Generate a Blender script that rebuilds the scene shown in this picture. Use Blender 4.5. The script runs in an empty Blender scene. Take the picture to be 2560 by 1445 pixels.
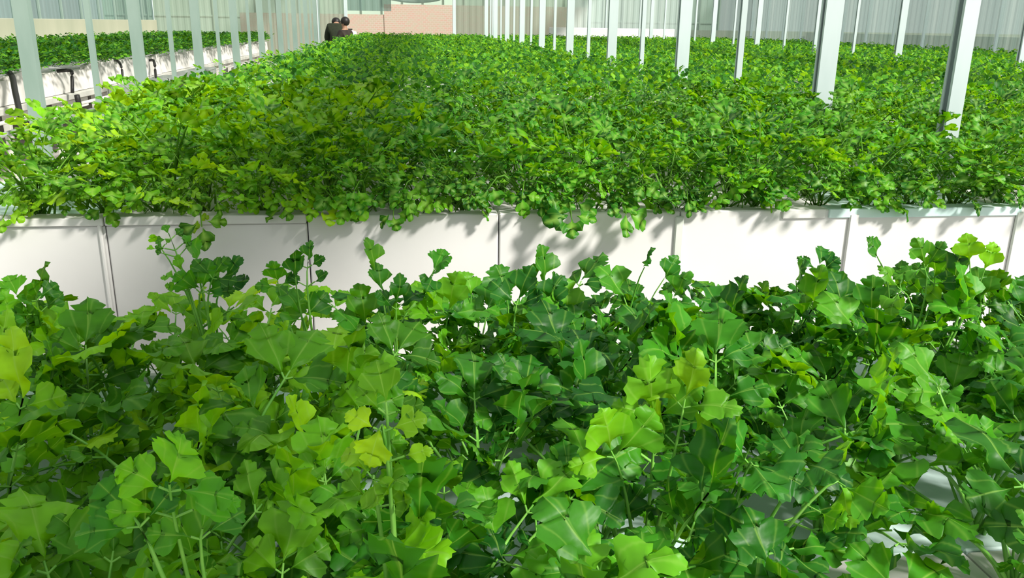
import bpy, bmesh, math, random
import numpy as np
from mathutils import Vector, Matrix, Euler
random.seed(7); RNG = np.random.default_rng(7)
S = bpy.context.scene
COL = S.collection
rad = math.radians

# ---------------------------------------------------------------- camera, sky, sun, exposure
CAM_H = 1.45
F_PX = 2120.0
cd = bpy.data.cameras.new('camera'); cam = bpy.data.objects.new('camera', cd); COL.objects.link(cam)
cd.sensor_width = 36.0; cd.lens = 36.0 * F_PX / 2560.0; cd.clip_start = 0.02; cd.clip_end = 300
CAM_R = Matrix.Rotation(-rad(7.2), 3, 'Z') @ Matrix.Rotation(rad(90 - 17.35), 3, 'X') @ Matrix.Rotation(rad(0.8), 3, 'Z')
cam.matrix_world = Matrix.Translation((0, 0, CAM_H)) @ CAM_R.to_4x4()
S.camera = cam
w = bpy.data.worlds.new('sky'); S.world = w; w.use_nodes = True
w.node_tree.nodes['Background'].inputs['Color'].default_value = (0.96, 0.99, 0.98, 1)
w.node_tree.nodes['Background'].inputs['Strength'].default_value = 0.78
sd = bpy.data.lights.new('sun', 'SUN'); sun = bpy.data.objects.new('sun', sd); COL.objects.link(sun)
sd.energy = 5.6; sd.angle = rad(7); sd.color = (1.0, 0.96, 0.88)
sun.rotation_euler = Vector((-0.60, 0.54, -0.66)).to_track_quat('-Z', 'Y').to_euler()
S.view_settings.view_transform = 'Standard'; S.view_settings.look = 'None'
S.view_settings.gamma = 1.0; S.view_settings.use_curve_mapping = False
S.view_settings.exposure = 0.3
S.cycles.max_bounces = 8; S.cycles.transparent_max_bounces = 8
S.cycles.transmission_bounces = 5; S.cycles.diffuse_bounces = 4


def at_depth(px, py, Y):
    """the point of the world at forward distance Y that the photograph shows at px, py"""
    r = CAM_R @ Vector(((px - 1280) / F_PX, (722.5 - py) / F_PX, -1))
    return Vector((0, 0, CAM_H)) + r * (Y / r.y)


# ---------------------------------------------------------------- materials
def principled(name, col, rough=0.6, spec=0.3, metallic=0.0):
    m = bpy.data.materials.new(name); m.use_nodes = True
    b = m.node_tree.nodes['Principled BSDF']
    b.inputs['Base Color'].default_value = (*col, 1); b.inputs['Roughness'].default_value = rough
    b.inputs['Specular IOR Level'].default_value = spec; b.inputs['Metallic'].default_value = metallic
    return m


def noisy(name, c1, c2, scale=8, rough=0.6, spec=0.3, bump=0.0, stretch=None, rnd=0.0, detail=4):
    """two colours mixed by noise, plus an optional random value shift for each object"""
    m = principled(name, c1, rough, spec); nt = m.node_tree; N = nt.nodes; L = nt.links
    b = N['Principled BSDF']
    tc = N.new('ShaderNodeTexCoord'); mp = N.new('ShaderNodeMapping'); L.new(tc.outputs['Object'], mp.inputs[0])
    if stretch: mp.inputs['Scale'].default_value = stretch
    n = N.new('ShaderNodeTexNoise'); n.inputs['Scale'].default_value = scale; n.inputs['Detail'].default_value = detail
    L.new(mp.outputs[0], n.inputs['Vector'])
    r = N.new('ShaderNodeValToRGB'); r.color_ramp.elements[0].position = 0.35; r.color_ramp.elements[1].position = 0.68
    r.color_ramp.elements[0].color = (*c1, 1); r.color_ramp.elements[1].color = (*c2, 1)
    L.new(n.outputs[0], r.inputs[0]); out = r.outputs[0]
    if rnd:
        oi = N.new('ShaderNodeObjectInfo'); mr = N.new('ShaderNodeMapRange')
        mr.inputs[3].default_value = 1 - rnd; mr.inputs[4].default_value = 1 + rnd * 0.5
        L.new(oi.outputs['Random'], mr.inputs[0])
        hs = N.new('ShaderNodeHueSaturation'); L.new(mr.outputs[0], hs.inputs['Value']); L.new(out, hs.inputs['Color'])
        out = hs.outputs[0]
    L.new(out, b.inputs['Base Color'])
    if bump:
        bp = N.new('ShaderNodeBump'); bp.inputs['Strength'].default_value = bump; bp.inputs['Distance'].default_value = 0.01
        L.new(n.outputs[0], bp.inputs['Height']); L.new(bp.outputs[0], b.inputs['Normal'])
    return m


def leaf_material(name, stops, trans=0.42, rib=(0.30, 0.52, 0.09), gloss=0.42):
    m = bpy.data.materials.new(name); m.use_nodes = True; nt = m.node_tree; N = nt.nodes; L = nt.links
    N.clear()
    out = N.new('ShaderNodeOutputMaterial')
    oi = N.new('ShaderNodeObjectInfo'); geo = N.new('ShaderNodeNewGeometry')
    a = N.new('ShaderNodeMath'); a.operation = 'MULTIPLY_ADD'
    L.new(oi.outputs['Random'], a.inputs[0]); a.inputs[1].default_value = 0.62
    b2 = N.new('ShaderNodeMath'); b2.operation = 'MULTIPLY'; L.new(geo.outputs['Random Per Island'], b2.inputs[0]); b2.inputs[1].default_value = 0.38
    L.new(b2.outputs[0], a.inputs[2])
    if name.startswith('far'):
        b2.inputs[1].default_value = 1.0; a.inputs[1].default_value = 0.0
    r = N.new('ShaderNodeValToRGB'); e = r.color_ramp.elements
    e[0].position, e[0].color = stops[0][0], (*stops[0][1], 1)
    e[1].position, e[1].color = stops[-1][0], (*stops[-1][1], 1)
    for p_, c in stops[1:-1]:
        q = e.new(p_); q.color = (*c, 1)
    L.new(a.outputs[0], r.inputs[0])
    mul = N.new('ShaderNodeMix'); mul.data_type = 'RGBA'; mul.blend_type = 'MULTIPLY'; mul.inputs[0].default_value = 1
    L.new(r.outputs[0], mul.inputs[6]); L.new(oi.outputs['Color'], mul.inputs[7])
    tc = N.new('ShaderNodeTexCoord'); no = N.new('ShaderNodeTexNoise'); no.inputs['Scale'].default_value = 45
    L.new(tc.outputs['Object'], no.inputs['Vector'])
    mr = N.new('ShaderNodeMapRange'); mr.inputs[3].default_value = 0.72; mr.inputs[4].default_value = 1.28
    L.new(no.outputs[0], mr.inputs[0])
    hs = N.new('ShaderNodeHueSaturation'); L.new(mul.outputs[2], hs.inputs['Color']); L.new(mr.outputs[0], hs.inputs['Value'])
    at = N.new('ShaderNodeAttribute'); at.attribute_name = 'rib'
    am = N.new('ShaderNodeMath'); am.operation = 'MULTIPLY'; am.inputs[1].default_value = 0.6
    sp = N.new('ShaderNodeSeparateXYZ'); L.new(at.outputs['Vector'], sp.inputs[0])

    def mth(op, a_, b_=None):
        q = N.new('ShaderNodeMath'); q.operation = op
        for i_, v_ in enumerate((a_, b_)):
            if v_ is None: continue
            if isinstance(v_, (int, float)): q.inputs[i_].default_value = v_
            else: L.new(v_, q.inputs[i_])
        return q.outputs[0]
    # secondary veins fanning out from the foot of each leaflet
    an = mth('ARCTAN2', mth('SUBTRACT', sp.outputs[1], 1.0), mth('ADD', sp.outputs[2], 0.12))
    ve = mth('MULTIPLY', mth('POWER', mth('MAXIMUM', mth('COSINE', mth('MULTIPLY', an, 15.0)), 0.0), 14.0), mth('GREATER_THAN', sp.outputs[2], 0.01))
    L.new(mth('MAXIMUM', sp.outputs[0], mth('MULTIPLY', ve, 0.42)), am.inputs[0])
    mx = N.new('ShaderNodeMix'); mx.data_type = 'RGBA'; L.new(am.outputs[0], mx.inputs[0])
    L.new(hs.outputs[0], mx.inputs[6]); mx.inputs[7].default_value = (*rib, 1)
    pb = N.new('ShaderNodeBsdfPrincipled'); pb.inputs['Roughness'].default_value = gloss
    pb.inputs['Specular IOR Level'].default_value = 0.25
    bp = N.new('ShaderNodeBump'); bp.inputs['Strength'].default_value = 0.35; bp.inputs['Distance'].default_value = 0.003
    L.new(no.outputs[0], bp.inputs['Height']); L.new(bp.outputs[0], pb.inputs['Normal'])
    tr = N.new('ShaderNodeBsdfTranslucent')
    hs2 = N.new('ShaderNodeHueSaturation'); hs2.inputs['Hue'].default_value = 0.475; hs2.inputs['Saturation'].default_value = 1.1
    hs2.inputs['Value'].default_value = 1.5
    L.new(mx.outputs[2], hs2.inputs['Color']); L.new(hs2.outputs[0], tr.inputs[0])
    L.new(mx.outputs[2], pb.inputs['Base Color'])
    ms = N.new('ShaderNodeMixShader'); ms.inputs[0].default_value = trans
    L.new(pb.outputs[0], ms.inputs[1]); L.new(tr.outputs[0], ms.inputs[2]); L.new(ms.outputs[0], out.inputs[0])
    return m


STOPS = [(0.0, (0.012, 0.085, 0.012)), (0.35, (0.034, 0.175, 0.014)), (0.65, (0.085, 0.30, 0.016)), (1.0, (0.21, 0.46, 0.020))]
M_LEAF = leaf_material('celery_leaf', STOPS)
M_FAR = leaf_material('far_celery_leaf', STOPS, gloss=0.5)
M_STALK = noisy('celery_stalk', (0.09, 0.30, 0.03), (0.22, 0.48, 0.08), 20, 0.45)
M_FOAM = noisy('white_foam', (0.63, 0.615, 0.61), (0.69, 0.675, 0.67), 3, 0.7, 0.2, bump=0.05, rnd=0.03)
M_FOAM_IN = noisy('cream_foam', (0.60, 0.58, 0.54), (0.68, 0.66, 0.63), 5, 0.7, 0.2, rnd=0.06)
M_BOARD = noisy('raft_board', (0.50, 0.66, 0.65), (0.60, 0.74, 0.73), 4, 0.5, 0.35, rnd=0.05)
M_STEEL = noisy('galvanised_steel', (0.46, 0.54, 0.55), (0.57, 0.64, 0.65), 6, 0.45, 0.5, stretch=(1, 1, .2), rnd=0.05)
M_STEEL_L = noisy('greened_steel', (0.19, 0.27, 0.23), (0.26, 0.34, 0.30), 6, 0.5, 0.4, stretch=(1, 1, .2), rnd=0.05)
M_DARK = principled('black_rubber', (0.018, 0.018, 0.017), 0.5)
M_GREY = noisy('grey_pipe', (0.20, 0.23, 0.21), (0.32, 0.35, 0.32), 5, 0.5)
M_BEAM = noisy('grey_beam', (0.42, 0.42, 0.38), (0.56, 0.55, 0.5), 4, 0.5)
M_STRUT = noisy('pale_strut', (0.52, 0.55, 0.50), (0.66, 0.68, 0.64), 8, 0.5)
M_FLOOR = noisy('pale_ground_cover', (0.62, 0.60, 0.55), (0.78, 0.75, 0.70), 2.5, 0.8, 0.1, bump=0.1, detail=8)
M_OUT = noisy('outdoor_earth', (0.30, 0.26, 0.18), (0.42, 0.38, 0.27), 0.6, 0.9, 0.1)
M_TAN = noisy('tan_render', (0.31, 0.33, 0.24), (0.40, 0.40, 0.30), 1.2, 0.8, 0.1, stretch=(1, 1, .3))


M_GREEN_H = noisy('hazy_greenhouse', (0.36, 0.46, 0.38), (0.42, 0.52, 0.44), 0.5, 0.6)


def polycarbonate(name, c1, c2, alpha=0.25):
    m = noisy(name, c1, c2, 1.2, 0.35, 0.5, stretch=(5, 5, 0.1), rnd=0.2)
    nt = m.node_tree; N = nt.nodes; L = nt.links; pb = N['Principled BSDF']; out = [n for n in N if n.type == 'OUTPUT_MATERIAL'][0]
    col = pb.inputs['Base Color'].links[0].from_socket
    tl = N.new('ShaderNodeBsdfTranslucent'); L.new(col, tl.inputs[0])
    m1 = N.new('ShaderNodeMixShader'); m1.inputs[0].default_value = 0.45
    L.new(pb.outputs[0], m1.inputs[1]); L.new(tl.outputs[0], m1.inputs[2])
    tp = N.new('ShaderNodeBsdfTransparent'); tp.inputs[0].default_value = (0.85, 0.95, 0.9, 1)
    m2 = N.new('ShaderNodeMixShader'); m2.inputs[0].default_value = alpha
    L.new(m1.outputs[0], m2.inputs[1]); L.new(tp.outputs[0], m2.inputs[2]); L.new(m2.outputs[0], out.inputs[0])
    return m


M_POLY_L = polycarbonate('green_polycarbonate', (0.13, 0.22, 0.20), (0.20, 0.29, 0.27))
M_POLY_E = polycarbonate('hazy_polycarbonate', (0.27, 0.34, 0.27), (0.36, 0.42, 0.35), 0.3)
M_POLY_W = polycarbonate('pale_polycarbonate', (0.46, 0.56, 0.54), (0.62, 0.70, 0.67), 0.15)
M_POLY_R = polycarbonate('grey_polycarbonate', (0.17, 0.25, 0.23), (0.31, 0.38, 0.35), 0.25)

M_BRICK = principled('pink_brick', (0.5, 0.3, 0.24), 0.85)
nt = M_BRICK.node_tree
bt = nt.nodes.new('ShaderNodeTexBrick'); tc = nt.nodes.new('ShaderNodeTexCoord'); mp = nt.nodes.new('ShaderNodeMapping')
mp.inputs['Rotation'].default_value = (rad(90), 0, 0)
nt.links.new(tc.outputs['Object'], mp.inputs[0]); nt.links.new(mp.outputs[0], bt.inputs['Vector'])
bt.inputs['Color1'].default_value = (0.50, 0.33, 0.27, 1); bt.inputs['Color2'].default_value = (0.44, 0.38, 0.29, 1)
bt.inputs['Mortar'].default_value = (0.50, 0.42, 0.36, 1); bt.inputs['Scale'].default_value = 4.5
bt.inputs['Mortar Size'].default_value = 0.03
nt.links.new(bt.outputs[0], nt.nodes['Principled BSDF'].inputs['Base Color'])


# ---------------------------------------------------------------- helpers
def mesh_of(name, V, Fc, mat, smooth=False):
    me = bpy.data.meshes.new(name); me.from_pydata([tuple(v) for v in V], [], [tuple(f) for f in Fc])
    if smooth: me.polygons.foreach_set('use_smooth', [True] * len(me.polygons))
    me.materials.append(mat); me.update(); return me


def link(name, me, parent=None, loc=None, rot=None):
    o = bpy.data.objects.new(name, me); COL.objects.link(o)
    if parent is not None: o.parent = parent
    if loc is not None: o.location = loc
    if rot is not None: o.rotation_euler = rot
    return o


def tag(o, label=None, cat=None, group=None, kind=None):
    if label: o['label'] = label
    if cat: o['category'] = cat
    if group: o['group'] = group
    if kind: o['kind'] = kind
    return o


def box_data(x0, x1, y0, y1, z0, z1, b=0.0):
    """a box; with b, its edges are chamfered"""
    bm = bmesh.new(); bmesh.ops.create_cube(bm, size=1)
    for v in bm.verts:
        v.co = Vector(((x0 + x1) / 2 + v.co.x * (x1 - x0), (y0 + y1) / 2 + v.co.y * (y1 - y0), (z0 + z1) / 2 + v.co.z * (z1 - z0)))
    if b: bmesh.ops.bevel(bm, geom=bm.edges[:], offset=b, segments=1, affect='EDGES')
    V = [v.co.copy() for v in bm.verts]; bm.verts.index_update(); Fc = [[v.index for v in f.verts] for f in bm.faces]; bm.free()
    return V, Fc


class MB:
    def __init__(s): s.V = []; s.F = []
    def add(s, V, Fc):
        k = len(s.V); s.V += [Vector(v) for v in V]; s.F += [[i + k for i in f] for f in Fc]; return s
    def box(s, *a, **k): return s.add(*box_data(*a, **k))
    def tube(s, pts, r, n=8, cap=True):
        pts = [Vector(p) for p in pts]; V = []; Fc = []
        for i, p in enumerate(pts):
            t = (pts[min(i + 1, len(pts) - 1)] - pts[max(i - 1, 0)]).normalized()
            up = Vector((0, 0, 1)) if abs(t.z) < 0.9 else Vector((0, 1, 0))
            a = t.cross(up).normalized(); b = t.cross(a)
            rr = r[i] if isinstance(r, (list, tuple)) else r
            for j in range(n):
                an = 2 * math.pi * j / n; V.append(p + (a * math.cos(an) + b * math.sin(an)) * rr)
        for i in range(len(pts) - 1):
            for j in range(n): Fc.append([i * n + j, i * n + (j + 1) % n, (i + 1) * n + (j + 1) % n, (i + 1) * n + j])
        if cap: Fc += [list(range(n))[::-1], [(len(pts) - 1) * n + j for j in range(n)]]
        return s.add(V, Fc)
    def mesh(s, name, mat, smooth=False): return mesh_of(name, s.V, s.F, mat, smooth)
    def obj(s, name, mat, parent=None, smooth=False): return link(name, s.mesh(name, mat, smooth), parent)


def empty(name, loc, **k):
    o = bpy.data.objects.new(name, None); COL.objects.link(o); o.location = loc; o.empty_display_size = 0.05
    return tag(o, **k)


def ordinal(i):
    if i >= 20: return 'twenty-' + ordinal(i - 20)
    return ['first', 'second', 'third', 'fourth', 'fifth', 'sixth', 'seventh', 'eighth', 'ninth', 'tenth', 'eleventh', 'twelfth',
            'thirteenth', 'fourteenth', 'fifteenth', 'sixteenth', 'seventeenth', 'eighteenth', 'nineteenth', 'twentieth'][i]


# ---------------------------------------------------------------- the setting
XL, XR, YE = -6.15, 9.35, 23.0      # side walls and end wall of the greenhouse
MB().box(XL, XR, -4, YE, -0.06, 0).obj('floor', M_FLOOR)['kind'] = 'structure'
MB().box(-60, 60, -20, 120, -0.16, -0.07).obj('ground', M_OUT)['kind'] = 'structure'


def ribbed(width, height, ribs, depth=0.012):
    """one corrugated polycarbonate sheet, in the XZ plane, facing -Y"""
    V = []; Fc = []; n = ribs * 4
    for i in range(n + 1):
        ph = i % 4; y = (0, 0, -depth, -depth)[ph]
        x = width * (i + (0.35 if ph in (1, 3) else 0)) / n
        x = min(x, width)
        V += [(x, y, 0), (x, y, height)]
    for i in range(n): Fc.append([2 * i, 2 * i + 2, 2 * i + 3, 2 * i + 1])
    return V, Fc


def sheet_wall(name, x0, x1, place, mats, height=3.2, base=0.4, sw=1.0, door=None):
    """a run of separate sheets with battens between, over a low masonry base; place(x) gives matrix"""

    W = MB(); V, Fc = box_data(x0, x1, -0.02, 0.10, 0, base, 0.005); W.add([place @ Vector(v) for v in V], Fc)
    V, Fc = box_data(x0, x1, -0.03, 0.03, height, height + 0.08); W.add([place @ Vector(v) for v in V], Fc)
    root = W.obj(name, M_FOAM_IN); root['kind'] = 'structure'
    cache = {}
    x = x0; k = 0
    while x < x1 - 0.02:
        wd = min(sw, x1 - x)
        if not (door and x + wd > door[0] + 0.05 and x < door[1] - 0.05):
            mt = mats(x, k); key = (round(wd, 3), mt.name)
            if key not in cache:
                V, Fc = ribbed(wd - 0.02, height - base, 6); cache[key] = mesh_of('sheet', V, Fc, mt)
            o = link('polycarbonate_sheet', cache[key], root); o.matrix_local = place @ Matrix.Translation((x + 0.01, 0, base))
        if not (door and door[0] + 0.05 < x < door[1] - 0.05):
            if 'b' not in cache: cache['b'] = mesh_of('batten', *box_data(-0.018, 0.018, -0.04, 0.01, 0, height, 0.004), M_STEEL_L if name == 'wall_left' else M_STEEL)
            o = link('batten', cache['b'], root); o.matrix_local = place @ Matrix.Translation((x, 0, 0))
        x += wd; k += 1
    return root


DOOR = (-1.45, 1.3)
# end wall: sheets between the left corner and the right corner with the door opening
runs = [(XL, DOOR[0]), (DOOR[1], XR)]
pe = Matrix.Translation((0, YE, 0))
sheet_wall('wall_end', XL, DOOR[0], pe, lambda x, k: M_POLY_E)
sheet_wall('wall_end_right', DOOR[1], XR, pe, lambda x, k: M_POLY_E if x < 3.6 else (M_POLY_W if x < 7.2 else M_POLY_R))
sheet_wall('wall_left', -4, YE, Matrix.Translation((XL, 0, 0)) @ Matrix.Rotation(rad(90), 4, 'Z'), lambda x, k: M_POLY_L)
sheet_wall('wall_right', -YE, 4, Matrix.Translation((XR, 0, 0)) @ Matrix.Rotation(rad(-90), 4, 'Z'), lambda x, k: M_POLY_R)
# tan rendered band along the lower left wall
MB().box(XL + 0.03, XL + 0.09, 2, YE - 0.1, 0.4, 1.43, b=0.005).obj('trim_1', M_TAN)['kind'] = 'structure'
MB().box(DOOR[0] - 0.04, DOOR[0] + 0.04, YE - 0.06, YE + 0.04, 0, 3.2, b=0.005).box(DOOR[1] - 0.04, DOOR[1] + 0.04, YE - 0.06, YE + 0.04, 0, 3.2, b=0.005) \
    .box(DOOR[0], DOOR[1], YE - 0.05, YE + 0.04, 3.12, 3.2, b=0.005).obj('trim_2', M_STEEL)['kind'] = 'structure'

# gutters on top of the post rows: long folded channels, running from behind the camera to the end wall
for i, gx in enumerate((-2.04, 1.82, 5.75)):
    g = MB(); V = []; Fc = []
    prof = [(-0.34, 0.16), (-0.30, 0.16), (-0.16, 0.0), (0.16, 0.0), (0.30, 0.16), (0.34, 0.16), (0.34, 0.14), (0.31, 0.14), (0.17, -0.015), (-0.17, -0.015), (-0.31, 0.14), (-0.34, 0.14)]
    for y in (-4, YE): V += [(gx + a, y, 3.22 + b) for a, b in prof]
    n = len(prof); Fc = [[j, (j + 1) % n, n + (j + 1) % n, n + j] for j in range(n)] + [list(range(n))[::-1], list(range(n, 2 * n))]
    g.add(V, Fc); o = g.obj('roof_gutter', M_STEEL)
    tag(o, ['long steel rain gutter carried by the left aisle posts', 'long steel rain gutter carried by the posts in the main bed',
            'long steel rain gutter carried by the far right posts'][i], 'gutter', 'rain gutters on the post rows')


# ---------------------------------------------------------------- posts
def post_mesh(wx, wy, lip, t, mat, z1=3.205):
    """a C-channel post, web on the right, open to the left"""
    a, b = wx / 2, wy / 2
    pr = [(-a, -b), (a, -b), (a, b), (-a, b), (-a, b - lip), (-a + t, b - lip), (-a + t, b - t), (a - t, b - t), (a - t, -b + t), (-a + t, -b + t), (-a + t, -b + lip), (-a, -b + lip)]
    V = [(x, y, 0) for x, y in pr] + [(x, y, z1) for x, y in pr]; n = len(pr)
    return mesh_of('post', V, [[j, (j + 1) % n, n + (j + 1) % n, n + j] for j in range(n)] + [list(range(n))[::-1], list(range(n, 2 * n))], mat)


PW = post_mesh(0.078, 0.05, 0.014, 0.004, M_STEEL); PN = post_mesh(0.030, 0.035, 0.008, 0.003, M_STEEL)
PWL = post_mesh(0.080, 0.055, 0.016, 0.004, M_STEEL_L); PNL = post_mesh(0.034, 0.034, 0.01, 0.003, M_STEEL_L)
PM = post_mesh(0.052, 0.05, 0.012, 0.004, M_STEEL)
foot_w = mesh_of('foot', *box_data(-0.09, 0.09, -0.07, 0.07, 0, 0.012, 0.002), M_STEEL)


def post(me, x, y, label, group):
    o = tag(link('steel_post', me, None, (x, y, 0)), label, 'post', group)
    link('base_plate', foot_w, o)
    return o


for i in range(18):
    wide = i % 2 == 0
    x = -2.04
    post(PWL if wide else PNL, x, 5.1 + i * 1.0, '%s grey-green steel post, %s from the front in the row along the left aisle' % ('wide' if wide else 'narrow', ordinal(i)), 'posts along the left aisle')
for i in range(18):
    me = PM if i == 0 else (PW if i % 2 else PN)
    post(me, 1.82, 2.62 + i * 1.0 + (0 if i else 0.08), '%s pale steel post, %s from the front in the row through the main bed' % ('medium' if i == 0 else ('wide' if i % 2 else 'narrow'), ordinal(i)), 'posts through the main bed')
for i in range(14):
    post(PW if i % 2 == 0 else PN, 5.75, 7.6 + i * 1.05, '%s pale steel post, %s from the front in the far right row' % ('wide' if i % 2 == 0 else 'narrow', ordinal(i)), 'posts of the far right row')

# ---------------------------------------------------------------- main bed
BZ = 0.955          # board level of the main bed
WY = 2.20           # its front face
bed = empty('growing_bed', (0, WY, 0), label='large white foam growing bed full of celery, its white panelled front crossing the picture', cat='planter')


def bedpart(mb, name, mat): 
    o = mb.obj(name, mat); o.parent = bed; o.matrix_parent_inverse = Matrix.Translation((0, -WY, 0)); return o


k = 0
x = -1.26
fronts = {}
while x < 9.2:
    h = 0.962 if x < -0.26 else 0.968
    m = MB().box(x + 0.0015, x + 0.4985, WY, WY + 0.05, 0.30, h - (0.012 if x < -0.26 else 0) , b=0.003)
    o = bedpart(m, 'front_panel', M_FOAM); x += 0.5
# raised lip strips along the top of the front
for (a, b, z0, z1, pr) in ((-1.26, -0.762, .951, .972, .008), (-0.758, -0.262, .951, .974, .008), (1.03, 1.155, .944, .970, .007), (1.166, 1.75, .944, .970, .006)):
    bedpart(MB().box(a, b, WY - pr, WY + 0.05, z0, z1, b=0.002), 'rim_strip', M_FOAM if a < 1.1 else M_BOARD)
# upright joint strips in front of some seams
for sx, wd, mt in ((-0.772, 0.010, M_FOAM), (0.737, 0.024, M_STRUT), (1.242, 0.028, M_FOAM), (1.747, 0.022, M_STRUT)):
    bedpart(MB().box(sx - wd / 2, sx + wd / 2, WY - 0.008, WY + 0.002, 0.30, 0.955, b=0.003), 'joint_strip', mt)
# top boards: separate ones close up, long ones beyond
for iy in range(5):
    for ix in range(14):
        a = -1.26 + ix * 0.5; y0 = WY + 0.05 + iy * 0.6
        if a > 0.95 * (y0 + 0.6) + 0.3: continue
        bedpart(MB().box(a + .002, a + .498, y0 + .002, y0 + .598, BZ - 0.05, BZ - (0.004 if (ix + iy) % 2 else 0), b=0.003), 'top_board', M_FOAM if (ix * 7 + iy * 3) % 5 else M_BOARD)
bedpart(MB().box(-1.26, 9.2, WY + 3.05, YE - 0.35, BZ - 0.05, BZ - 0.003), 'far_top_board', M_FOAM)
bedpart(MB().box(-1.26, -1.21, WY + 0.05, YE - 0.35, 0.3, BZ - 0.051, b=0.003), 'side_panel', M_FOAM)
for sx in (-1.1, 1.0, 3.2, 5.4, 7.6):
    for sy in (WY + 0.3, 9, 16, 22):
        bedpart(MB().box(sx - 0.03, sx + 0.03, sy - 0.03, sy + 0.03, 0, 0.9), 'leg', M_STEEL)
MBb = MB().box(-1.2, 9.2, WY + 0.06, YE - 0.4, 0.86, 0.90); bedpart(MBb, 'tray', M_GREY)

# white far end wall of the trough and things by it
o = MB().box(3.75, 7.1, YE - 0.30, YE - 0.22, 0, 1.38, b=0.01).obj('foam_barrier', M_FOAM); tag(o, 'low white foam barrier at the far end of the main bed', 'barrier')

# ---------------------------------------------------------------- near bed
NZ = 0.72
near = empty('growing_bed', (0, 1.1, 0), label='lower growing bed in front, pale boards hidden under large celery leaves', cat='planter')


def nearpart(mb, name, mat):
    o = mb.obj(name, mat); o.parent = near; o.matrix_parent_inverse = Matrix.Translation((0, -1.1, 0)); return o


for ix in range(8):
    a = -1.7 + ix * 0.5
    for (y0, y1) in ((0.30, 0.985), (0.985, 1.72)):
        if y0 < 0.5 and (a < -1 or a > 1.2): continue
        nearpart(MB().box(a + .002, a + .498, y0 + .002, y1 - .002, NZ - 0.04, NZ, b=0.003), 'raft_board', M_BOARD if y0 > 0.5 else M_FOAM)
nearpart(MB().box(-1.7, 2.3, 1.722, 1.76, 0.4, NZ + 0.02, b=0.004), 'back_panel', M_FOAM)
nearpart(MB().box(-1.7, 2.3, 0.26, 0.30, 0.4, NZ + 0.02, b=0.004), 'front_panel', M_FOAM)
for sx in (-1.5, 0.2, 2.1):
    for sy in (0.4, 1.6): nearpart(MB().box(sx - .03, sx + .03, sy - .03, sy + .03, 0, NZ - 0.045), 'leg', M_STEEL)


# ---------------------------------------------------------------- celery leaves
HALF = [(0.0, 0.0), (0.045, 0.11), (0.12, 0.23), (0.24, 0.33), (0.38, 0.40), (0.48, 0.46), (0.54, 0.55), (0.50, 0.62), (0.53, 0.69), (0.45, 0.75), (0.42, 0.82),
        (0.30, 0.79), (0.20, 0.68), (0.27, 0.82), (0.33, 0.93), (0.27, 0.98), (0.20, 0.98), (0.16, 1.06), (0.08, 1.06), (0.0, 1.10)]
HALF_M = [(0.0, 0.0), (0.10, 0.20), (0.38, 0.38), (0.54, 0.56), (0.44, 0.80), (0.22, 0.70), (0.31, 0.94), (0.14, 1.05), (0.0, 1.08)]
HALF_F = [(0.0, 0.0), (0.44, 0.42), (0.48, 0.72), (0.28, 0.96), (0.0, 1.08)]


def leaflet(rnd, lod, size):
    """a lobed, toothed leaflet: base at the origin, along +Y, upper face +Z.  returns verts, faces, rib weights"""
    half = (HALF, HALF_M, HALF_F)[lod]
    fr = ((0, .05, .45, 1), (0, .5, 1), (0, 1))[lod]
    V = []; R = []; Fc = []
    cup = rnd.uniform(0.05, 0.7); droop = rnd.uniform(-0.2, 0.7); wav = rnd.uniform(0.02, 0.08); ph = rnd.uniform(0, 6)
    wid = rnd.uniform(0.7, 1.15); lobe = rnd.uniform(0.5, 1.5); skew = rnd.uniform(-0.12, 0.12)
    n = len(half)
    cols = [-f for f in fr[::-1]] + list(fr[1:])
    jl = {s: [(rnd.uniform(-.025, .025), rnd.uniform(-.02, .02)) for _ in half] for s in (-1, 1)}
    notch = {0: (12, .34, .80), 1: (5, .36, .80), 2: (99, 0, 0)}[lod]
    for i, (hx, hy) in enumerate(half):
        if i == notch[0]: hx, hy = notch[1] + (hx - notch[1]) * lobe, notch[2] + (hy - notch[2]) * lobe
        ty = 1.1 * i / (n - 1)
        ty = ty * 0.35 + (hy) * 0.65
        for c in cols:
            s = -1 if c < 0 else 1; f = abs(c)
            jx, jy = jl[s][i] if 0 < i < n - 1 else (0, 0)
            x = (hx + jx) * wid * f * s; y = ty + (hy + jy - ty) * f
            x += skew * y * y
            z = cup * abs(x) - droop * y * y * 0.5 + wav * math.sin(ph + 9 * y + 5 * x * s) * (0.3 + f) - 0.1 * f * f * abs(math.sin(7 * y))
            z += 0.05 * math.cos(math.atan2(abs(x), y + 0.1) * 11) * min(1, y * 1.5)
            V.append(Vector((x, y, z)) * size); R.append((1.0 if c == 0 else 0.0, x + 1, y + 0.02))
    m = len(cols)
    for i in range(n - 1):
        for j in range(m - 1):
            q = [i * m + j, i * m + j + 1, (i + 1) * m + j + 1, (i + 1) * m + j]
            if i == 0: q = [j, (i + 1) * m + j + 1, (i + 1) * m + j]  # fan at the base
            Fc.append(q)
    # merge the base row into one point
    return V, Fc, R


def frame(t, nrm):
    y = t.normalized(); z = (nrm - y * nrm.dot(y)).normalized(); x = y.cross(z)
    return Matrix((x, y, z)).transposed()


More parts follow.
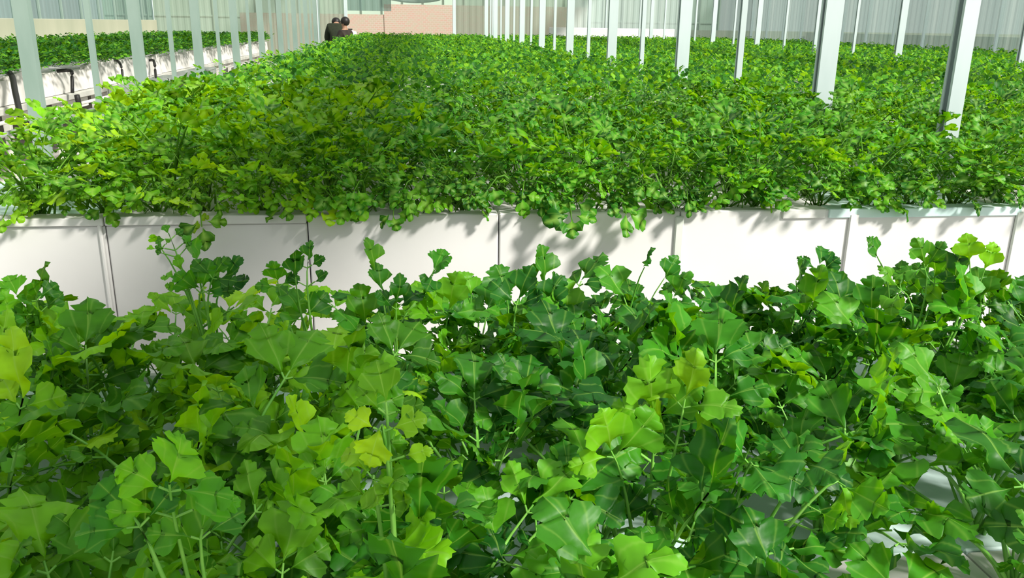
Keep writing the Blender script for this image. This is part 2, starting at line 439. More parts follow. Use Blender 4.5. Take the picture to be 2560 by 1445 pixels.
def compound_leaf(seed, lod, path, normal, size, pairs=2, stalk_r=0.0032):
    """blade of 3..7 leaflets at the end of a stalk path. returns blade (V,F,R) and stalk MB"""
    rnd = random.Random(seed)
    V = []; Fc = []; R = []
    pts = [Vector(p) for p in path]
    st = MB(); n = len(pts)
    st.tube(pts, [stalk_r * (1.3 - 0.9 * i / (n - 1)) for i in range(n)], 5 if lod == 0 else 3, cap=False)
    L_end = pts[-1]; t_end = (pts[-1] - pts[-2]).normalized()

    def put(p, d, nr, s):
        v, f, r = leaflet(rnd, lod, s); M = frame(d, nr)
        M = M @ Euler((rnd.uniform(-.35, .35), rnd.uniform(-.45, .45), rnd.uniform(-.2, .2))).to_matrix()
        k = len(V); V.extend([p + M @ a for a in v]); Fc.extend([[i + k for i in q] for q in f]); R.extend(r)
    put(L_end, t_end, normal, size * rnd.uniform(0.95, 1.15))
    for k in range(pairs):
        # attach points a little back along the stalk
        back = (0.012 + k * 0.75 * size) if k == 0 else (0.02 + k * 0.72 * size)
        i = n - 1; rem = back; p = pts[-1]
        while i > 0:
            seg = (pts[i - 1] - pts[i]); l = seg.length
            if rem <= l: p = pts[i] + seg * (rem / l); break
            rem -= l; i -= 1
        t = (pts[i] - pts[max(i - 1, 0)]).normalized() if i > 0 else t_end
        side = t.cross(normal).normalized()
        for s in (-1, 1):
            d = (t * rnd.uniform(0.35, 0.75) + side * s).normalized()
            out = 0.010 + 0.008 * k
            if lod == 0: st.tube([p, p + d * out], stalk_r * 0.45, 4, cap=False)
            put(p + d * out, d, normal + side * s * 0.3 * rnd.uniform(-1, 1), size * rnd.uniform(0.72, 1.0) * (0.95 - 0.06 * k))
    return V, Fc, R, st


def blade_mesh(V, Fc, R, mat=None):
    me = mesh_of('celery_blade', V, Fc, mat or M_LEAF, smooth=True)
    a = me.attributes.new('rib', 'FLOAT_VECTOR', 'POINT'); a.data.foreach_set('vector', [c for r in R for c in r])
    return me


def std_path(rnd, h, tilt, bend):
    """a stalk rising from the origin, leaning towards +Y"""
    p = Vector((0, 0, 0)); pts = [p.copy()]; a = tilt * 0.6; n = 5
    for i in range(n):
        a += bend / n; p = p + Vector((0, math.sin(a), math.cos(a))) * (h / n); pts.append(p.copy())
    return pts, a


def make_variants(lod, count, hr, sz, tilts, pairs):
    out = []
    for k in range(count):
        rnd = random.Random(100 + k + lod * 50)
        tilt = tilts[0] + (tilts[1] - tilts[0]) * (k / max(1, count - 1)); bend = rnd.uniform(0.35, 0.95)
        pts, a = std_path(rnd, rnd.uniform(*hr) * (1.0 if tilt < .6 else 1.05), tilt, bend)
        # upper face looks up and, for upright leaves, inwards
        nrm = Vector((rnd.uniform(-.3, .3), -math.cos(a) * 0.9 , math.sin(a) + 0.35))
        V, Fc, R, st = compound_leaf(k * 13 + lod, lod, pts, nrm, rnd.uniform(*sz), pairs)
        out.append((V, Fc, R, st))
    return out


# near bed: detailed leaves, blade and stalk separate
near_var = []
for V, Fc, R, st in make_variants(0, 14, (0.20, 0.27), (0.056, 0.075), (0.05, 1.15), 2):
    near_var.append((blade_mesh(V, Fc, R), st.mesh('celery_stalk', M_STALK, True)))
mid_var = []
for V, Fc, R, st in make_variants(1, 14, (0.165, 0.25), (0.042, 0.056), (0.05, 1.2), 2):
    k = len(V); V = V + st.V; Fc = Fc + [[i + k for i in f] for f in st.F]; R = R + [(0.6, 0, 0)] * len(st.V)
    mid_var.append(blade_mesh(V, Fc, R))

droop_var = []
for k in range(6):
    rnd = random.Random(300 + k)
    pts = [Vector((0, 0, 0)), Vector((0, .015, .03)), Vector((0, .035, .05)), Vector((0, .055, .05)), Vector((0, .078 + .004 * (k % 3), .036 - .006 * (k % 3)))]
    V, Fc, R, st = compound_leaf(500 + k, 1, pts, Vector((rnd.uniform(-.4, .4), .6, .8)), rnd.uniform(.034, .046), 1 + k % 2)
    n0 = len(V); V = V + st.V; Fc = Fc + [[i + n0 for i in f] for f in st.F]; R = R + [(0.6, 0, 0)] * len(st.V)
    droop_var.append(blade_mesh(V, Fc, R))

N_PLANT = [0]


def to_px(p):
    q = CAM_R.transposed() @ (Vector(p) - Vector((0, 0, CAM_H)))
    return 1280 + F_PX * q.x / -q.z, 722.5 - F_PX * q.y / -q.z


def row_labels(rows, fmt):
    """rows: list of lists of (x, y); a label for each, counted along its row from the left edge of the picture"""
    out = {}
    for r, row in enumerate(rows):
        k = 0
        for p in sorted(row):
            px = to_px((p[0], p[1], 1.0))[0]
            out[p] = fmt(r, k if -40 < px < 2600 else None, p, px)
            if -40 < px < 2600: k += 1
    return out



def plant(x, y, z, rnd, nl, variants, scale, label, group, tint=None, two=False, pick=None):
    root = empty('celery_plant', (x, y, z), label=label, cat='plant', group=group)
    a0 = rnd.uniform(0, 6.28)
    for i in range(nl):
        q = (i + rnd.random() * 0.8) / nl
        vi = min(len(variants) - 1, int(q * len(variants)))
        an = a0 + i * 2.399 + rnd.uniform(-.3, .3)
        me = variants[vi]
        rot = (rnd.uniform(-.1, .1), rnd.uniform(-.1, .1), an); s = scale * rnd.uniform(0.85, 1.15) * (0.62 if i % 4 == 3 else 1)
        o = link('leaf', me[0] if two else me, root, (rnd.uniform(-.012, .012), rnd.uniform(-.012, .012), 0), rot); o.scale = (s, s, s)
        if tint:
            o.color = tint
        if two: link('stalk', me[1], o)
    N_PLANT[0] += 1
    return root


# near bed rows
rnd = random.Random(21)
row_y = [0.68, 0.86, 1.05, 1.24, 1.42, 1.58]
rows = []
for r, y in enumerate(row_y):
    half_l = 0.47 * y + 0.20; half_r = 0.80 * y + 0.34; row = []
    x = -half_l + (0.1 if r % 2 else 0)
    while x < half_r:
        xx = x + rnd.uniform(-.03, .03); yy = y + rnd.uniform(-.03, .03)
        if not (0.43 < xx < 0.63 and yy < 1.0): row.append((xx, yy))
        x += 0.19
    rows.append(row)
RN = ['front', 'second', 'third', 'fourth', 'fifth', 'back']
ORD = ordinal


def near_fmt(r, k, p, px):
    sunlit_side = p[0] < 0.1 * p[1] - 0.05
    c = 'sunlit yellow-green' if sunlit_side else 'mid-green'
    if k is None: return '%s celery plant, %s near-bed row, beyond the %s frame edge%s' % (c, RN[r], ('left', 'right')[px > 0], ' corner' if abs(px - 1280) > 1560 else '')
    return '%s celery plant, %s from the left in the %s row of the near bed' % (c, ORD(k), RN[r])


LB = row_labels(rows, near_fmt)
for r, row in enumerate(rows):
    for (x, y) in row:
        sunlit_side = x < 0.1 * y - 0.05; t = rnd.uniform(0.8, 1.35)
        tint = (1.85 * t, 1.38 * t, 0.55, 1) if sunlit_side else (0.66 * t, 0.84 * t, 0.7, 1)  # sunlight painted into the left plants' tint, shade into the darker rest
        plant(x, y, NZ, rnd, 12, near_var, rnd.uniform(0.88, 1.08) * (0.9 if r == 5 else 1), LB[(x, y)], 'plants of the near bed', tint, two=True)

# sprigs of the near bed that stand out against the white wall or close to the lens
def bez(a, b, c, n=7):
    return [a.lerp(b, i / n).lerp(b.lerp(c, i / n), i / n) for i in range(n + 1)]


def hero(label, leaves, tint=(1, 1, 1, 1), Y=1.5, foot=None):
    """leaves: (base px, base py, tip px, tip py, leaflet size m, pairs, face tilt, seed)"""
    f = at_depth(leaves[0][0], 0, Y) if foot is None else Vector(foot)
    root_at = Vector((f.x, f.y, NZ)); root = empty('celery_plant', root_at, label=label, cat='plant', group='plants of the near bed')
    for (bx, by, tx, ty, sz, pairs, face, seed) in leaves:
        rr = random.Random(seed)
        a = at_depth(bx, by, Y + rr.uniform(-.05, .05)); b = at_depth(tx, ty, Y + rr.uniform(-.07, .03)); d = (b - a)
        if d.length > 0.001: d.normalize()
        end = b - d * sz * 1.0
        P0 = Vector((0, 0, 0)); P2 = end - root_at
        P1 = (a - d * 0.02) - root_at
        if P1.z > P2.z - .02 and d.z > 0: P1.z = P2.z * .6
        view = Vector((0, 0, CAM_H)) - b; view.normalize()
        nrm = (view * face + Vector((rr.uniform(-.4, .4), rr.uniform(-.2, .3), 1 - face))).normalized()
        V, Fc, R, st = compound_leaf(seed, 0, bez(P0, P1, P2), nrm, sz, pairs, 0.0026)
        o = link('leaf', blade_mesh(V, Fc, R), root); q = rr.uniform(.8, 1.25); o.color = (tint[0] * q, tint[1] * q, tint[2], 1)
        link('stalk', st.mesh('celery_stalk', M_STALK, True), o)
    N_PLANT[0] += 1
    return root


YG = (1.45, 1.3, .7, 1); MG = (.75, .95, .9, 1); DG = (.5, .72, .8, 1); YY = (3.0, 1.7, .6, 1)
hero('thin yellow-green celery sprig reaching up over the white wall, second panel from left', [
    (470, 700, 412, 560, .018, 3, .8, 1), (480, 720, 380, 590, .016, 1, .3, 2), (470, 730, 440, 640, .026, 2, .7, 3), (500, 740, 560, 650, .036, 2, .6, 4)], YG)
hero('dark upright triangular celery leaf rising beside the thin sprig before the white wall', [
    (495, 690, 488, 598, .050, 0, .5, 5), (520, 740, 600, 660, .040, 1, .7, 6), (480, 760, 530, 680, .045, 1, .8, 7)], MG)
hero('celery plant with a small star-shaped leaf cluster raised above a seam of the white wall', [
    (760, 700, 780, 612, .036, 2, .6, 8), (740, 740, 738, 642, .044, 0, .3, 9), (700, 760, 690, 665, .036, 1, .6, 10), (760, 800, 720, 720, .055, 1, .9, 11)], (1.0, 1.1, .9, 1))
hero('long narrow celery leaf slanting up left against the white wall near the centre', [
    (975, 740, 900, 615, .052, 0, .45, 12), (960, 760, 940, 660, .048, 0, .7, 13), (990, 760, 1000, 700, .05, 1, .7, 14)], MG)
hero('celery plant with a notched leaf stretched to the right before the third wall panel', [
    (1040, 720, 1112, 652, .05, 1, .5, 15), (1120, 800, 1130, 690, .066, 1, .9, 16), (1180, 760, 1175, 685, .04, 0, .4, 17)], (.9, 1.05, .9, 1))
hero('celery plant with a broad arching dark leaf beside the middle seam of the white wall', [
    (1290, 760, 1330, 672, .062, 1, .55, 18), (1270, 760, 1255, 680, .06, 0, .45, 19), (1350, 800, 1385, 715, .05, 1, .7, 20)], MG)
hero('celery plant with a long pointed leaf aimed up left, right of the middle seam', [
    (1580, 780, 1515, 662, .07, 0, .6, 21), (1580, 720, 1625, 645, .04, 0, .4, 22), (1600, 780, 1690, 655, .04, 0, .6, 23), (1650, 800, 1720, 690, .05, 1, .8, 24)], MG)
hero('celery plant with a deeply toothed upright leaf before the right part of the white wall', [
    (2040, 720, 2060, 610, .042, 1, .5, 25), (2000, 760, 1985, 672, .045, 0, .5, 26), (2100, 780, 2110, 700, .06, 1, .8, 27)], DG)
hero('tall many-leaved celery plant highest above the white wall at the right', [
    (2340, 740, 2290, 605, .05, 1, .5, 28), (2250, 720, 2170, 610, .04, 0, .5, 29), (2340, 760, 2335, 650, .05, 2, .9, 30), (2330, 760, 2190, 690, .05, 1, .6, 31), (2360, 780, 2420, 690, .055, 1, .7, 32)], (.9, 1.0, .9, 1), Y=1.4)
hero('celery plant with yellowish split leaves before the white wall at the far right', [
    (2440, 720, 2412, 605, .045, 0, .8, 33), (2450, 720, 2475, 620, .045, 0, .8, 34), (2460, 800, 2440, 690, .055, 1, .9, 35)], YG, Y=1.4)
hero('curly bright celery plant against the white wall at the left edge', [
    (60, 800, 30, 690, .035, 2, .8, 36), (90, 820, 90, 710, .035, 2, .8, 37), (40, 860, 20, 760, .05, 2, .9, 38)], YG, Y=1.4)
hero('celery plant with limp bright yellow leaves hanging in the lower middle of the near bed', [
    (960, 1000, 935, 1160, .034, 2, .8, 39), (960, 1000, 950, 990, .034, 1, .9, 40), (930, 1150, 940, 1300, .036, 2, .8, 41)], YY, Y=.72)
hero('celery plant with a clear whorl of five mid-green leaflets, lower left of the near bed', [
    (430, 1330, 420, 1150, .042, 2, .95, 42), (350, 1300, 300, 1270, .038, 1, .9, 43), (500, 1330, 560, 1240, .04, 1, .95, 44)], (.95, 1.1, .8, 1), Y=.66)
hero('celery plant with fanned bright leaf standing up, right of centre in the near bed', [
    (1700, 1080, 1730, 880, .06, 2, .85, 45), (1640, 1100, 1630, 960, .06, 1, .8, 46), (1560, 1180, 1470, 1030, .065, 1, .9, 47)], (1.35, 1.25, .7, 1), Y=.92)
hero('celery plant with scalloped leaves over the bare pale board at the lower right', [
    (1880, 1130, 1890, 1290, .06, 1, .9, 48), (2100, 1150, 2110, 1300, .05, 2, .9, 49), (2020, 1150, 2000, 1250, .05, 1, .9, 50)], (.9, 1.05, .9, 1), Y=.82)

# main bed, nearest plants, each its own object
rnd = random.Random(5)
rows = []
y = WY + 0.075
while y < 8:
    x = -0.99 - 0.02 * min(y - 2.2, 3) * 0.5 + rnd.uniform(0, .06); row = []
    st = 0.14 if not rows else 0.185
    while x < 0.77 * y + 0.15:
        row.append((x + rnd.uniform(-.03, .03), y + rnd.uniform(-.035, .035) * (0.3 if not rows else 1))); x += st
    rows.append(row); y += 0.15 if len(rows) < 2 else 0.185
NR = max(k for k in range(len(rows)) if sum(len(r) for r in rows[:k]) <= 300 - N_PLANT[0] - 12)
rest = [p for r in rows[NR:] for p in r]; rows = rows[:NR]; Y_SPLIT = rows[-1][0][1]


def on_sunlit_side(x, y): return x < 0.12 * y - 0.45  # left plants, coloured as if the sun reached them


def main_fmt(r, k, p, px):
    c = 'sunlit yellow-green' if on_sunlit_side(*p) else 'mid-green'
    if r == 0:
        return '%s celery plant leaning over the white wall, %s' % (c, (ORD(k) + ' from the left') if k is not None else 'past the %s frame edge' % ('left', 'right')[px > 0])
    return '%s celery plant in the %s inner row of the main bed, %s' % (c, ORD(r - 1), (ORD(k) + ' from left') if k is not None else 'past the %s edge' % ('left', 'right')[px > 0])


LB = row_labels(rows, main_fmt)
for r, row in enumerate(rows):
    for (x, y) in row:
        lab = LB[(x, y)]
        if abs(x - 1.82) < 0.06 and abs((y - 2.62) % 1.0) < 0.05: x += 0.08
        sunlit_side = on_sunlit_side(x, y); t = rnd.uniform(0.8, 1.35)
        tint = (1.65 * t, 1.28 * t, 0.55, 1) if sunlit_side else (0.74 * t, 0.88 * t, 0.7, 1)  # leaf tint imitates sun on the left and the shadow band beyond
        p = plant(x, y, BZ, rnd, 13, mid_var, rnd.uniform(0.82, 1.08) * (0.86 if r == 0 else 1) * (1.12 if sunlit_side and r < 9 else 1), lab, 'front edge plants of the main bed' if r == 0 else 'inner plants of the main bed', tint)
        if r < 3:      # small young leaves low around the foot of each plant
            for q in range(6):
                o = link('leaf', mid_var[rnd.randrange(6, 14)], p, (rnd.uniform(-.05, .05), rnd.uniform(-.06, .03), 0), (0, 0, rnd.uniform(0, 6.28)))
                sc = rnd.uniform(.3, .5); o.scale = (sc,) * 3; o.color = tint
        if r == 0:
            for q in range(7):
                o = link('leaf', droop_var[rnd.randrange(6)], p, (rnd.uniform(-.05, .05), -0.02, rnd.uniform(.0, .07)), (rnd.uniform(-.2, .2), rnd.uniform(-.2, .2), math.pi + rnd.uniform(-1.1, 1.1)))
                sc = rnd.uniform(.75, 1.15) if q else rnd.uniform(.9, 1.35); o.scale = (sc,) * 3; o.color = tint
            # a few larger leaves that flop right over the wall
            if any(abs(to_px((x, y, 1.0))[0] - q) < 34 for q in (60, 500, 960, 1240, 1390, 1530, 1770)):
                o = link('leaf', droop_var[rnd.randrange(6)], p, (0, -0.03, -0.015), (-.12, 0, math.pi + rnd.uniform(-.25, .25))); o.scale = (1.45,) * 3; o.color = tint


# the rest as one mass of real leaves
def leaf_mass(name, pts, z, label, nl, sz, parent=None):
    """pts: array of (x, y); all plants joined: one mesh, far leaflets"""
    vs = make_variants(2, 8, (0.165, 0.255), sz, (0.05, 1.2), 2)
    VV = []; FF = []; base = 0
    pts = np.array(pts)
    for vi, (V, Fc, R, st) in enumerate(vs):
        V = np.array([tuple(v) for v in V], dtype=np.float32)
        tri = []
        for f in Fc:
            tri.append(f[:3]);
            if len(f) == 4: tri.append([f[0], f[2], f[3]])
        T = np.array(tri, dtype=np.int32)
        reps = []
        for l in range(nl):
            sel = RNG.integers(0, len(vs), len(pts)) == vi
            reps.append(pts[sel])
        P = np.concatenate(reps); n = len(P); low = RNG.random(n) < 0.3
        an = RNG.uniform(0, 6.283, n); s = RNG.uniform(0.85, 1.2, n) * np.where(low, 0.62, 1.0)
        c, sn = np.cos(an) * s, np.sin(an) * s
        X = V[None, :, 0] * c[:, None] - V[None, :, 1] * sn[:, None] + P[:, 0][:, None] + RNG.normal(0, .02, n)[:, None]
        Y = V[None, :, 0] * sn[:, None] + V[None, :, 1] * c[:, None] + P[:, 1][:, None] + RNG.normal(0, .02, n)[:, None]
        Z = V[None, :, 2] * s[:, None] + z + RNG.normal(0, .012, n)[:, None]
        VV.append(np.stack([X, Y, Z], -1).reshape(-1, 3))
        FF.append((T[None] + (np.arange(n) * len(V))[:, None, None] + base).reshape(-1, 3)); base += n * len(V)
    VV = np.concatenate(VV).astype(np.float32); FF = np.concatenate(FF).astype(np.int32)
    me = bpy.data.meshes.new(name); me.vertices.add(len(VV)); me.vertices.foreach_set('co', VV.ravel())
    me.loops.add(len(FF) * 3); me.loops.foreach_set('vertex_index', FF.ravel())
    me.polygons.add(len(FF)); me.polygons.foreach_set('loop_start', np.arange(0, len(FF) * 3, 3, dtype=np.int32))
    me.materials.append(M_FAR); me.update(calc_edges=True)
    print(name, len(FF), 'tris')
    o = link(name, me); tag(o, label, 'foliage', None, 'stuff'); return o


pts = [p for p in rest]
y = 8.0
while y < YE - 0.5:
    x = -1.02
    while x < min(0.79 * y + 0.3, 9.0):
        pts.append((x + RNG.uniform(-.05, .05), y + RNG.uniform(-.05, .05))); x += 0.21
    y += 0.215
o = leaf_mass('celery_foliage', pts, BZ, 'dense green celery canopy filling the main bed back to the end wall', 16, (0.026, 0.040))
pts = []
y = 6.5
while y < YE - 0.6:
    x = -3.47
    while x > -5.85:
        if x > -0.50 * y - 0.2: pts.append((x + RNG.uniform(-.05, .05), y + RNG.uniform(-.05, .05)))
        x -= 0.2
    y += 0.21
for i in range(300):
    if 6.6 + i * .055 < YE - .6: pts.append((-3.43, 6.6 + i * .055))
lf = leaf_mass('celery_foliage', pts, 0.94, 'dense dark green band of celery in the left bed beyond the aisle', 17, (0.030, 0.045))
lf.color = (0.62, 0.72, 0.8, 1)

# ---------------------------------------------------------------- left bed across the aisle
lb = empty('growing_bed', (-3.4, 7, 0), label='raised white foam growing bed on a steel bench beyond the left aisle', cat='planter')


def lpart(mb, name, mat, smooth=False):
    o = mb.obj(name, mat, smooth=smooth); o.parent = lb; o.matrix_parent_inverse = Matrix.Translation((3.4, -7, 0)); return o


rnd = random.Random(3)
y = 6.6
while y < YE - 0.5:
    wd = rnd.choice((0.42, 0.5, 0.55)); top = 0.94 + rnd.uniform(-0.025, 0.025); arch = rnd.choice((0, 0.0, 0.03, 0.05)); tl = rnd.uniform(-.02, .02)
    V = []; n = 6
    for i in range(n + 1):
        yy = y + (wd - 0.012) * i / n; zz = top + arch * (1 - (2 * i / n - 1) ** 2) + tl * (i / n - .5)
        bx = -3.42 + 0.05 * (arch > 0) * (1 - (2 * i / n - 1) ** 2)
        V += [(bx, yy, 0.72), (bx - 0.02, yy, zz), (bx - 0.08, yy, zz), (bx - 0.08, yy, 0.72)]
    Fc = []
    for i in range(n):
        for j in range(4): Fc.append([i * 4 + j, i * 4 + (j + 1) % 4, (i + 1) * 4 + (j + 1) % 4, (i + 1) * 4 + j])
    Fc += [[0, 1, 2, 3], [n * 4 + 3, n * 4 + 2, n * 4 + 1, n * 4]]
    lpart(MB().add(V, Fc), 'side_panel', M_FOAM_IN); y += wd
lpart(MB().box(-6.05, -3.5, 6.6, YE - 0.5, 0.88, 0.92), 'top_board', M_FOAM)
lpart(MB().box(-3.50, -3.36, 6.5, YE - 0.5, 0.655, 0.715, b=0.006), 'bench_beam', M_BEAM)
y = 6.8
while y < YE - 0.6:
    lpart(MB().box(-3.46, -3.40, y, y + 0.05, 0, 0.655, b=0.004), 'leg', M_BEAM)
    if rnd.random() < 0.8: lpart(MB().box(-3.45, -3.42, y + 0.1, y + 0.1 + rnd.uniform(.5, .9), 0.545, 0.64, b=0.004), 'lower_panel', M_FOAM_IN)
    y += 1.1
o = MB().tube([(-3.30, 6.2, 0.52), (-3.30, 10.6, 0.52)], 0.022, 10).obj('drain_pipe', M_GREY, smooth=True); tag(o, 'grey horizontal pipe low in front of the left bench', 'pipe')
o = MB().tube([(-3.28, 6.2, 0.62), (-3.28, 22, 0.62)], 0.016, 10).obj('supply_pipe', M_BEAM, smooth=True); tag(o, 'long pale supply pipe running along the left bench above the drain', 'pipe')
# plastic crates under the panels
for k, yy in enumerate((10.2, 11.0, 11.8, 13.2, 14.0)):
    c = MB(); c.box(-3.30, -3.05, yy, yy + 0.72, 0.60, 0.62)
    for j in range(9): c.box(-3.06, -3.045, yy + j * 0.085, yy + j * 0.085 + 0.045, 0.62, 0.70)
    c.box(-3.065, -3.04, yy, yy + .725, 0.695, 0.715); c.box(-3.31, -3.295, yy, yy + .72, 0.62, 0.715)
    c.box(-3.3, -3.05, yy, yy + .012, 0.62, 0.715); c.box(-3.3, -3.05, yy + .71, yy + .722, 0.62, 0.715)
    c.box(-3.2, -3.17, yy + .3, yy + .34, 0, 0.6)
    o = c.obj('slatted_tray', M_GREY); tag(o, 'low grey slatted tray before the left bench, %s from the front' % ordinal(k), 'tray', 'slatted trays along the left bench')
# black hoses looping from the trough
hoses = [([(15, 178, -3.40), (30, 190, -3.3), (38, 230, -3.2), (52, 292, -3.1)], 0.03, 'thick black hose hanging steeply at the far left edge'),
         ([(142, 178, -3.42), (176, 176, -3.3), (180, 192, -3.28), (181, 232, -3.28)], 0.022, 'black bent pipe hooked over the left trough beside the first wide post'),
         ([(283, 148, -3.42), (298, 156, -3.32), (305, 175, -3.28), (306, 195, -3.28)], 0.018, 'black bent pipe over the left trough beside the second wide post'),
         ([(372, 151, -3.42), (384, 152, -3.3), (388, 175, -3.25), (392, 222, -3.25)], 0.022, 'black bent pipe over the left trough between second and third wide posts'),
         ([(192, 238, -3.28), (196, 255, -3.27), (198, 276, -3.30)], 0.035, 'short black valve hose above the grey drain pipe')]
for pp, r, lab in hoses:
    P = []
    for (px, py, X) in pp:
        d = CAM_R @ Vector(((px - 1280) / F_PX, (722.5 - py) / F_PX, -1)); P.append(Vector((0, 0, CAM_H)) + d * (X / d.x))
    # smooth the polyline
    Q = []
    for i in range(len(P) - 1):
        for t in (0, .33, .66):
            a = P[max(i - 1, 0)]; b = P[i]; c = P[i + 1]; e = P[min(i + 2, len(P) - 1)]
            Q.append(0.5 * ((2 * b) + (c - a) * t + (2 * a - 5 * b + 4 * c - e) * t * t + (3 * b - a - 3 * c + e) * t ** 3))
    Q.append(P[-1])
    tag(MB().tube(Q, r * 0.8, 8).obj('irrigation_hose', M_DARK, smooth=True), lab, 'hose', 'black hoses along the left bench')

# ---------------------------------------------------------------- outside the door
bm_ = MB().box(-4.6, -0.55, 26.0, 26.2, -0.06, 1.66).box(-0.55, 5.4, 25.98, 26.18, -0.06, 1.95)
o = bm_.obj('brick_wall', M_BRICK); tag(o, 'pinkish brick wall outside, seen through the door opening at the far end', 'wall'); o['kind'] = 'thing'
o = MB().box(7.4, 22, 25.5, 25.7, -0.06, 1.35).obj('garden_wall', M_TAN); tag(o, 'low tan wall outside beyond the far right corner', 'wall'); o['kind'] = 'thing'
o = MB().box(12.0, 12.2, 8, 25.4, -0.06, 1.33).obj('garden_wall', M_TAN); tag(o, 'low tan wall outside along the right side wall', 'wall'); o['kind'] = 'thing'
g = MB().box(-14, 16, 44, 44.4, -0.06, 3.2).box(-14, 16, 43.94, 44, 1.6, 1.68)
for k in range(31): g.box(-14 + k, -13.94 + k, 43.9, 44, -0.06, 3.2)
V = [(-14, 44, 3.2), (16, 44, 3.2), (16, 48, 4.6), (-14, 48, 4.6), (-14, 52, 3.2), (16, 52, 3.2)]; g.add(V, [[0, 1, 2, 3], [3, 2, 5, 4], [0, 3, 4], [1, 5, 2]])
o = g.obj('greenhouse', M_GREEN_H); tag(o, 'hazy grey-green neighbouring greenhouse beyond the brick wall', 'building')
# rolled-up plastic curtain sagging in the door opening
V = []; n = 24; 
for i in range(n + 1):
    t = i / n; x = -0.35 + 1.62 * t; sag = 1.99 - 0.07 * math.sin(math.pi * min(1, t * 1.25)) + max(0, t - 0.78) * 0.85
    for j in range(8):
        a = 2 * math.pi * j / 8; V.append((x, YE - 0.16 + 0.05 * math.cos(a), sag + 0.16 + 0.16 * math.sin(a)))
Fc = [[i * 8 + j, i * 8 + (j + 1) % 8, (i + 1) * 8 + (j + 1) % 8, (i + 1) * 8 + j] for i in range(n) for j in range(8)] + [list(range(8))[::-1], list(range(n * 8, n * 8 + 8))]
o = MB().add(V, Fc).obj('door_curtain', M_POLY_W, smooth=True); tag(o, 'pale rolled plastic curtain hanging in the door opening at the far end', 'curtain')
o = MB().tube([(-1.4, YE - 0.17, 2.33), (1.25, YE - 0.17, 2.33)], 0.02, 8).obj('curtain_rail', M_STEEL, smooth=True); tag(o, 'steel rail across the door opening above the curtain', 'rail')
# plastic sheet closing the left upper part of the opening
V, Fc = ribbed(1.1, 1.5, 6); o = MB().add([(v[0] - 1.4, v[1] + YE, v[2] + 1.72) for v in V], Fc).obj('door_sheet', M_POLY_L); tag(o, 'greenish plastic sheet over the upper left of the door opening', 'sheet')
# drum by the door
V = [];
m = MB().tube([(-1.33, 22.2, 0), (-1.33, 22.2, 1.0), (-1.33, 22.2, 1.22), (-1.33, 22.2, 1.25)], [0.2, 0.2, 0.17, 0.08], 16)
o = m.obj('plastic_drum', M_FOAM, smooth=True); tag(o, 'white plastic drum with dark lid beside the workers at the aisle end', 'drum')
MB().tube([(-1.33, 22.2, 1.25), (-1.33, 22.2, 1.29)], 0.075, 12).obj('lid', M_DARK, o)


# ---------------------------------------------------------------- the two people at the end of the aisle
def skin_body(name, joints, edges, mat, parent, root=0):
    me = bpy.data.meshes.new(name); me.from_pydata([j[0] for j in joints], edges, [])
    me.materials.append(mat); o = bpy.data.objects.new(name, me); COL.objects.link(o)
    o.modifiers.new('skin', 'SKIN')
    for i, j in enumerate(joints):
        sv = me.skin_vertices[0].data[i]; sv.radius = j[1] if isinstance(j[1], tuple) else (j[1], j[1]); sv.use_root = (i == root)
    s = o.modifiers.new('smooth', 'SUBSURF'); s.levels = 1; s.render_levels = 2
    for m_ in o.modifiers:
        if m_.type == 'SKIN': m_.use_smooth_shade = True
    o.parent = parent
    return o


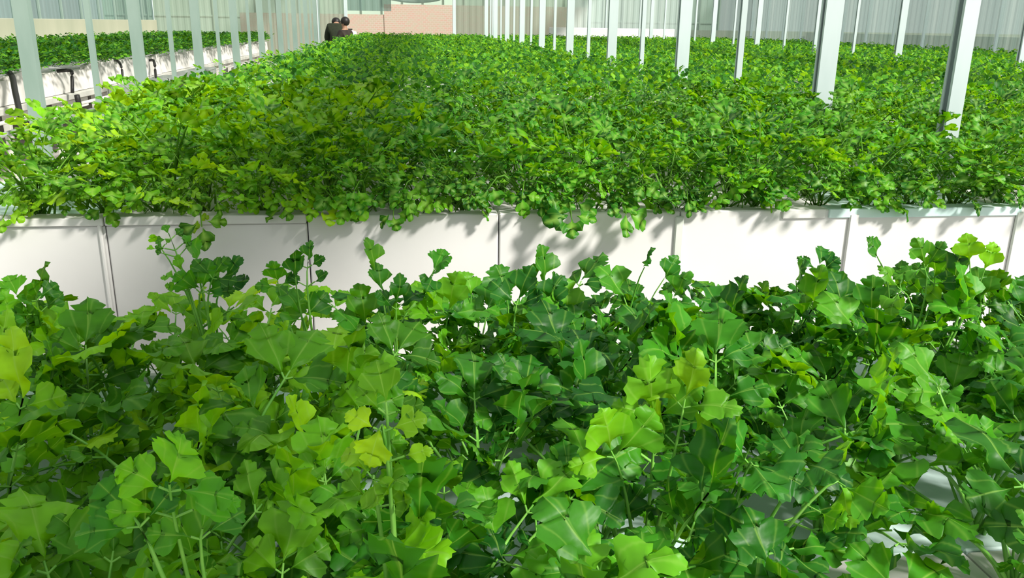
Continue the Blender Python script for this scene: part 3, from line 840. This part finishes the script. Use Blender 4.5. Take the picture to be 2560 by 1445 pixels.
def person(loc, label, lean, jacket, rz, h=1.55, bow=0.0, bulk=1.0):
    p = empty('person', loc, label=label, cat='person'); p.rotation_euler = (0, 0, rz)
    k = h / 1.55
    hip = Vector((0, 0, 0.80 * k)); s = math.sin(lean); c = math.cos(lean)
    up = lambda d: hip + Vector((0, s, c)) * d * k
    sh = up(0.46); nk = up(0.53); hd = nk + Vector((0, math.sin(lean * 1.1), math.cos(lean * 1.1))) * 0.12 * k * (1 - bow) + Vector((0, .14, -.06)) * bow
    J = [(hip, (.14, .12)), (up(.2), (.13, .11)), (up(.38), (.16, .12)), (nk, .055), (hd - Vector((0, 0, .02)), .075), (hd + Vector((0, .01, .06)), .085)]
    E = [(0, 1), (1, 2), (2, 3), (3, 4), (4, 5)]
    for sd_ in (-1, 1):
        b = len(J); shp = sh + Vector((sd_ * .17, 0, -.01)); el = shp + Vector((sd_ * .05, .10 + s * .1, -.24)) * k; wr = el + Vector((-sd_ * .05, .20, -.08)) * k
        J += [(shp, .06), (el, .045), (wr, .032)]; E += [(2, b), (b, b + 1), (b + 1, b + 2)]
        J += [(wr + Vector((-.015 * sd_, .06, -.01)), (.03, .018))]; E += [(b + 2, b + 3)]
        for f in range(4):
            J.append((wr + Vector(((f - 1.5) * .02, .11 + .01 * (f in (1, 2)), -.03)), .008)); E.append((b + 3, len(J) - 1))
        J.append((wr + Vector((-.05 * sd_, .07, -.02)), .009)); E.append((b + 3, len(J) - 1))
        b = len(J); J += [(hip + Vector((sd_ * .09, 0, -.08)), .09), (Vector((sd_ * .11, .03, .43 * k)), .06), (Vector((sd_ * .12, -.01, .07)), .042), (Vector((sd_ * .13, .13, .035)), (.04, .03))]
        E += [(0, b), (b, b + 1), (b + 1, b + 2), (b + 2, b + 3)]
    skin_body('body', J, E, principled('skin_tone', (0.30, 0.17, 0.11), .6), p)
    # clothing: jacket and trousers
    J2 = [(hip - Vector((0, 0, .04)), (.17, .14)), (up(.2), (.165, .14)), (up(.38), (.19, .15)), (up(.50), (.085, .08))]; E2 = [(0, 1), (1, 2), (2, 3)]
    for sd_ in (-1, 1):
        b = len(J2);  shp = sh + Vector((sd_ * .17, 0, -.01)); el = shp + Vector((sd_ * .05, .10 + s * .1, -.24)) * k; wr = el + Vector((-sd_ * .05, .17, -.07)) * k
        J2 += [(shp, .085), (el, .068), (wr, .05)]; E2 += [(2, b), (b, b + 1), (b + 1, b + 2)]
    J2 = [(a_, tuple(v * bulk for v in (r_ if isinstance(r_, tuple) else (r_, r_)))) for a_, r_ in J2]
    skin_body('jacket', J2, E2, jacket, p)
    J3 = [(hip, (.15, .13))]; E3 = []
    for sd_ in (-1, 1):
        b = len(J3); J3 += [(hip + Vector((sd_ * .09, 0, -.10)), .105), (Vector((sd_ * .11, .03, .43 * k)), .078), (Vector((sd_ * .12, -.01, .10)), .062)]; E3 += [(0, b), (b, b + 1), (b + 1, b + 2)]
    skin_body('trousers', J3, E3, principled('dark_trousers', (0.02, 0.022, 0.03), .8), p)
    hair = MB(); bmx = bmesh.new(); bmesh.ops.create_uvsphere(bmx, u_segments=14, v_segments=9, radius=0.105)
    V = [v.co + Vector((0, -.02, .015)) for v in bmx.verts]; bmx.verts.index_update(); Fc = [[v.index for v in f.verts] for f in bmx.faces if f.calc_center_median().z > -.05 or f.calc_center_median().y < 0]; bmx.free()
    hair.add([hd + Vector((0, 0, .04)) + v for v in V], Fc); hair.obj('hair', principled('black_hair', (.012, .010, .009), .5), p, smooth=True)
    face = hd + Vector((0, .10, .03))
    fm = MB()
    for sx in (-.03, .03): fm.tube([face + Vector((sx, -.012, .02)), face + Vector((sx, -.002, .02))], .009, 8)
    fm.obj('eye', M_DARK, p)
    MB().tube([face + Vector((0, -.02, .02)), face + Vector((0, .012, -.01)), face + Vector((0, -.01, -.018))], [.006, .013, .009], 6).obj('nose', bpy.data.materials['skin_tone'], p, smooth=True)
    return p


MJ1 = noisy('dark_olive_jacket', (.009, .014, .006), (.018, .024, .010), 10, .85)
MJ2 = noisy('dark_brown_jacket', (.020, .015, .012), (.035, .026, .02), 10, .85)
person((-1.53, 21.0, 0), 'person in a bulky dark olive jacket, head bowed, at the far aisle end', 0.5, MJ1, rad(8), 1.72, 0.75, 1.12)
person((-1.30, 20.45, 0), 'person in a dark brown jacket standing upright at the far end of the left aisle', 0.05, MJ2, rad(60), 1.50)
print('plants', N_PLANT[0], 'objects', len(bpy.data.objects), 'split', Y_SPLIT)
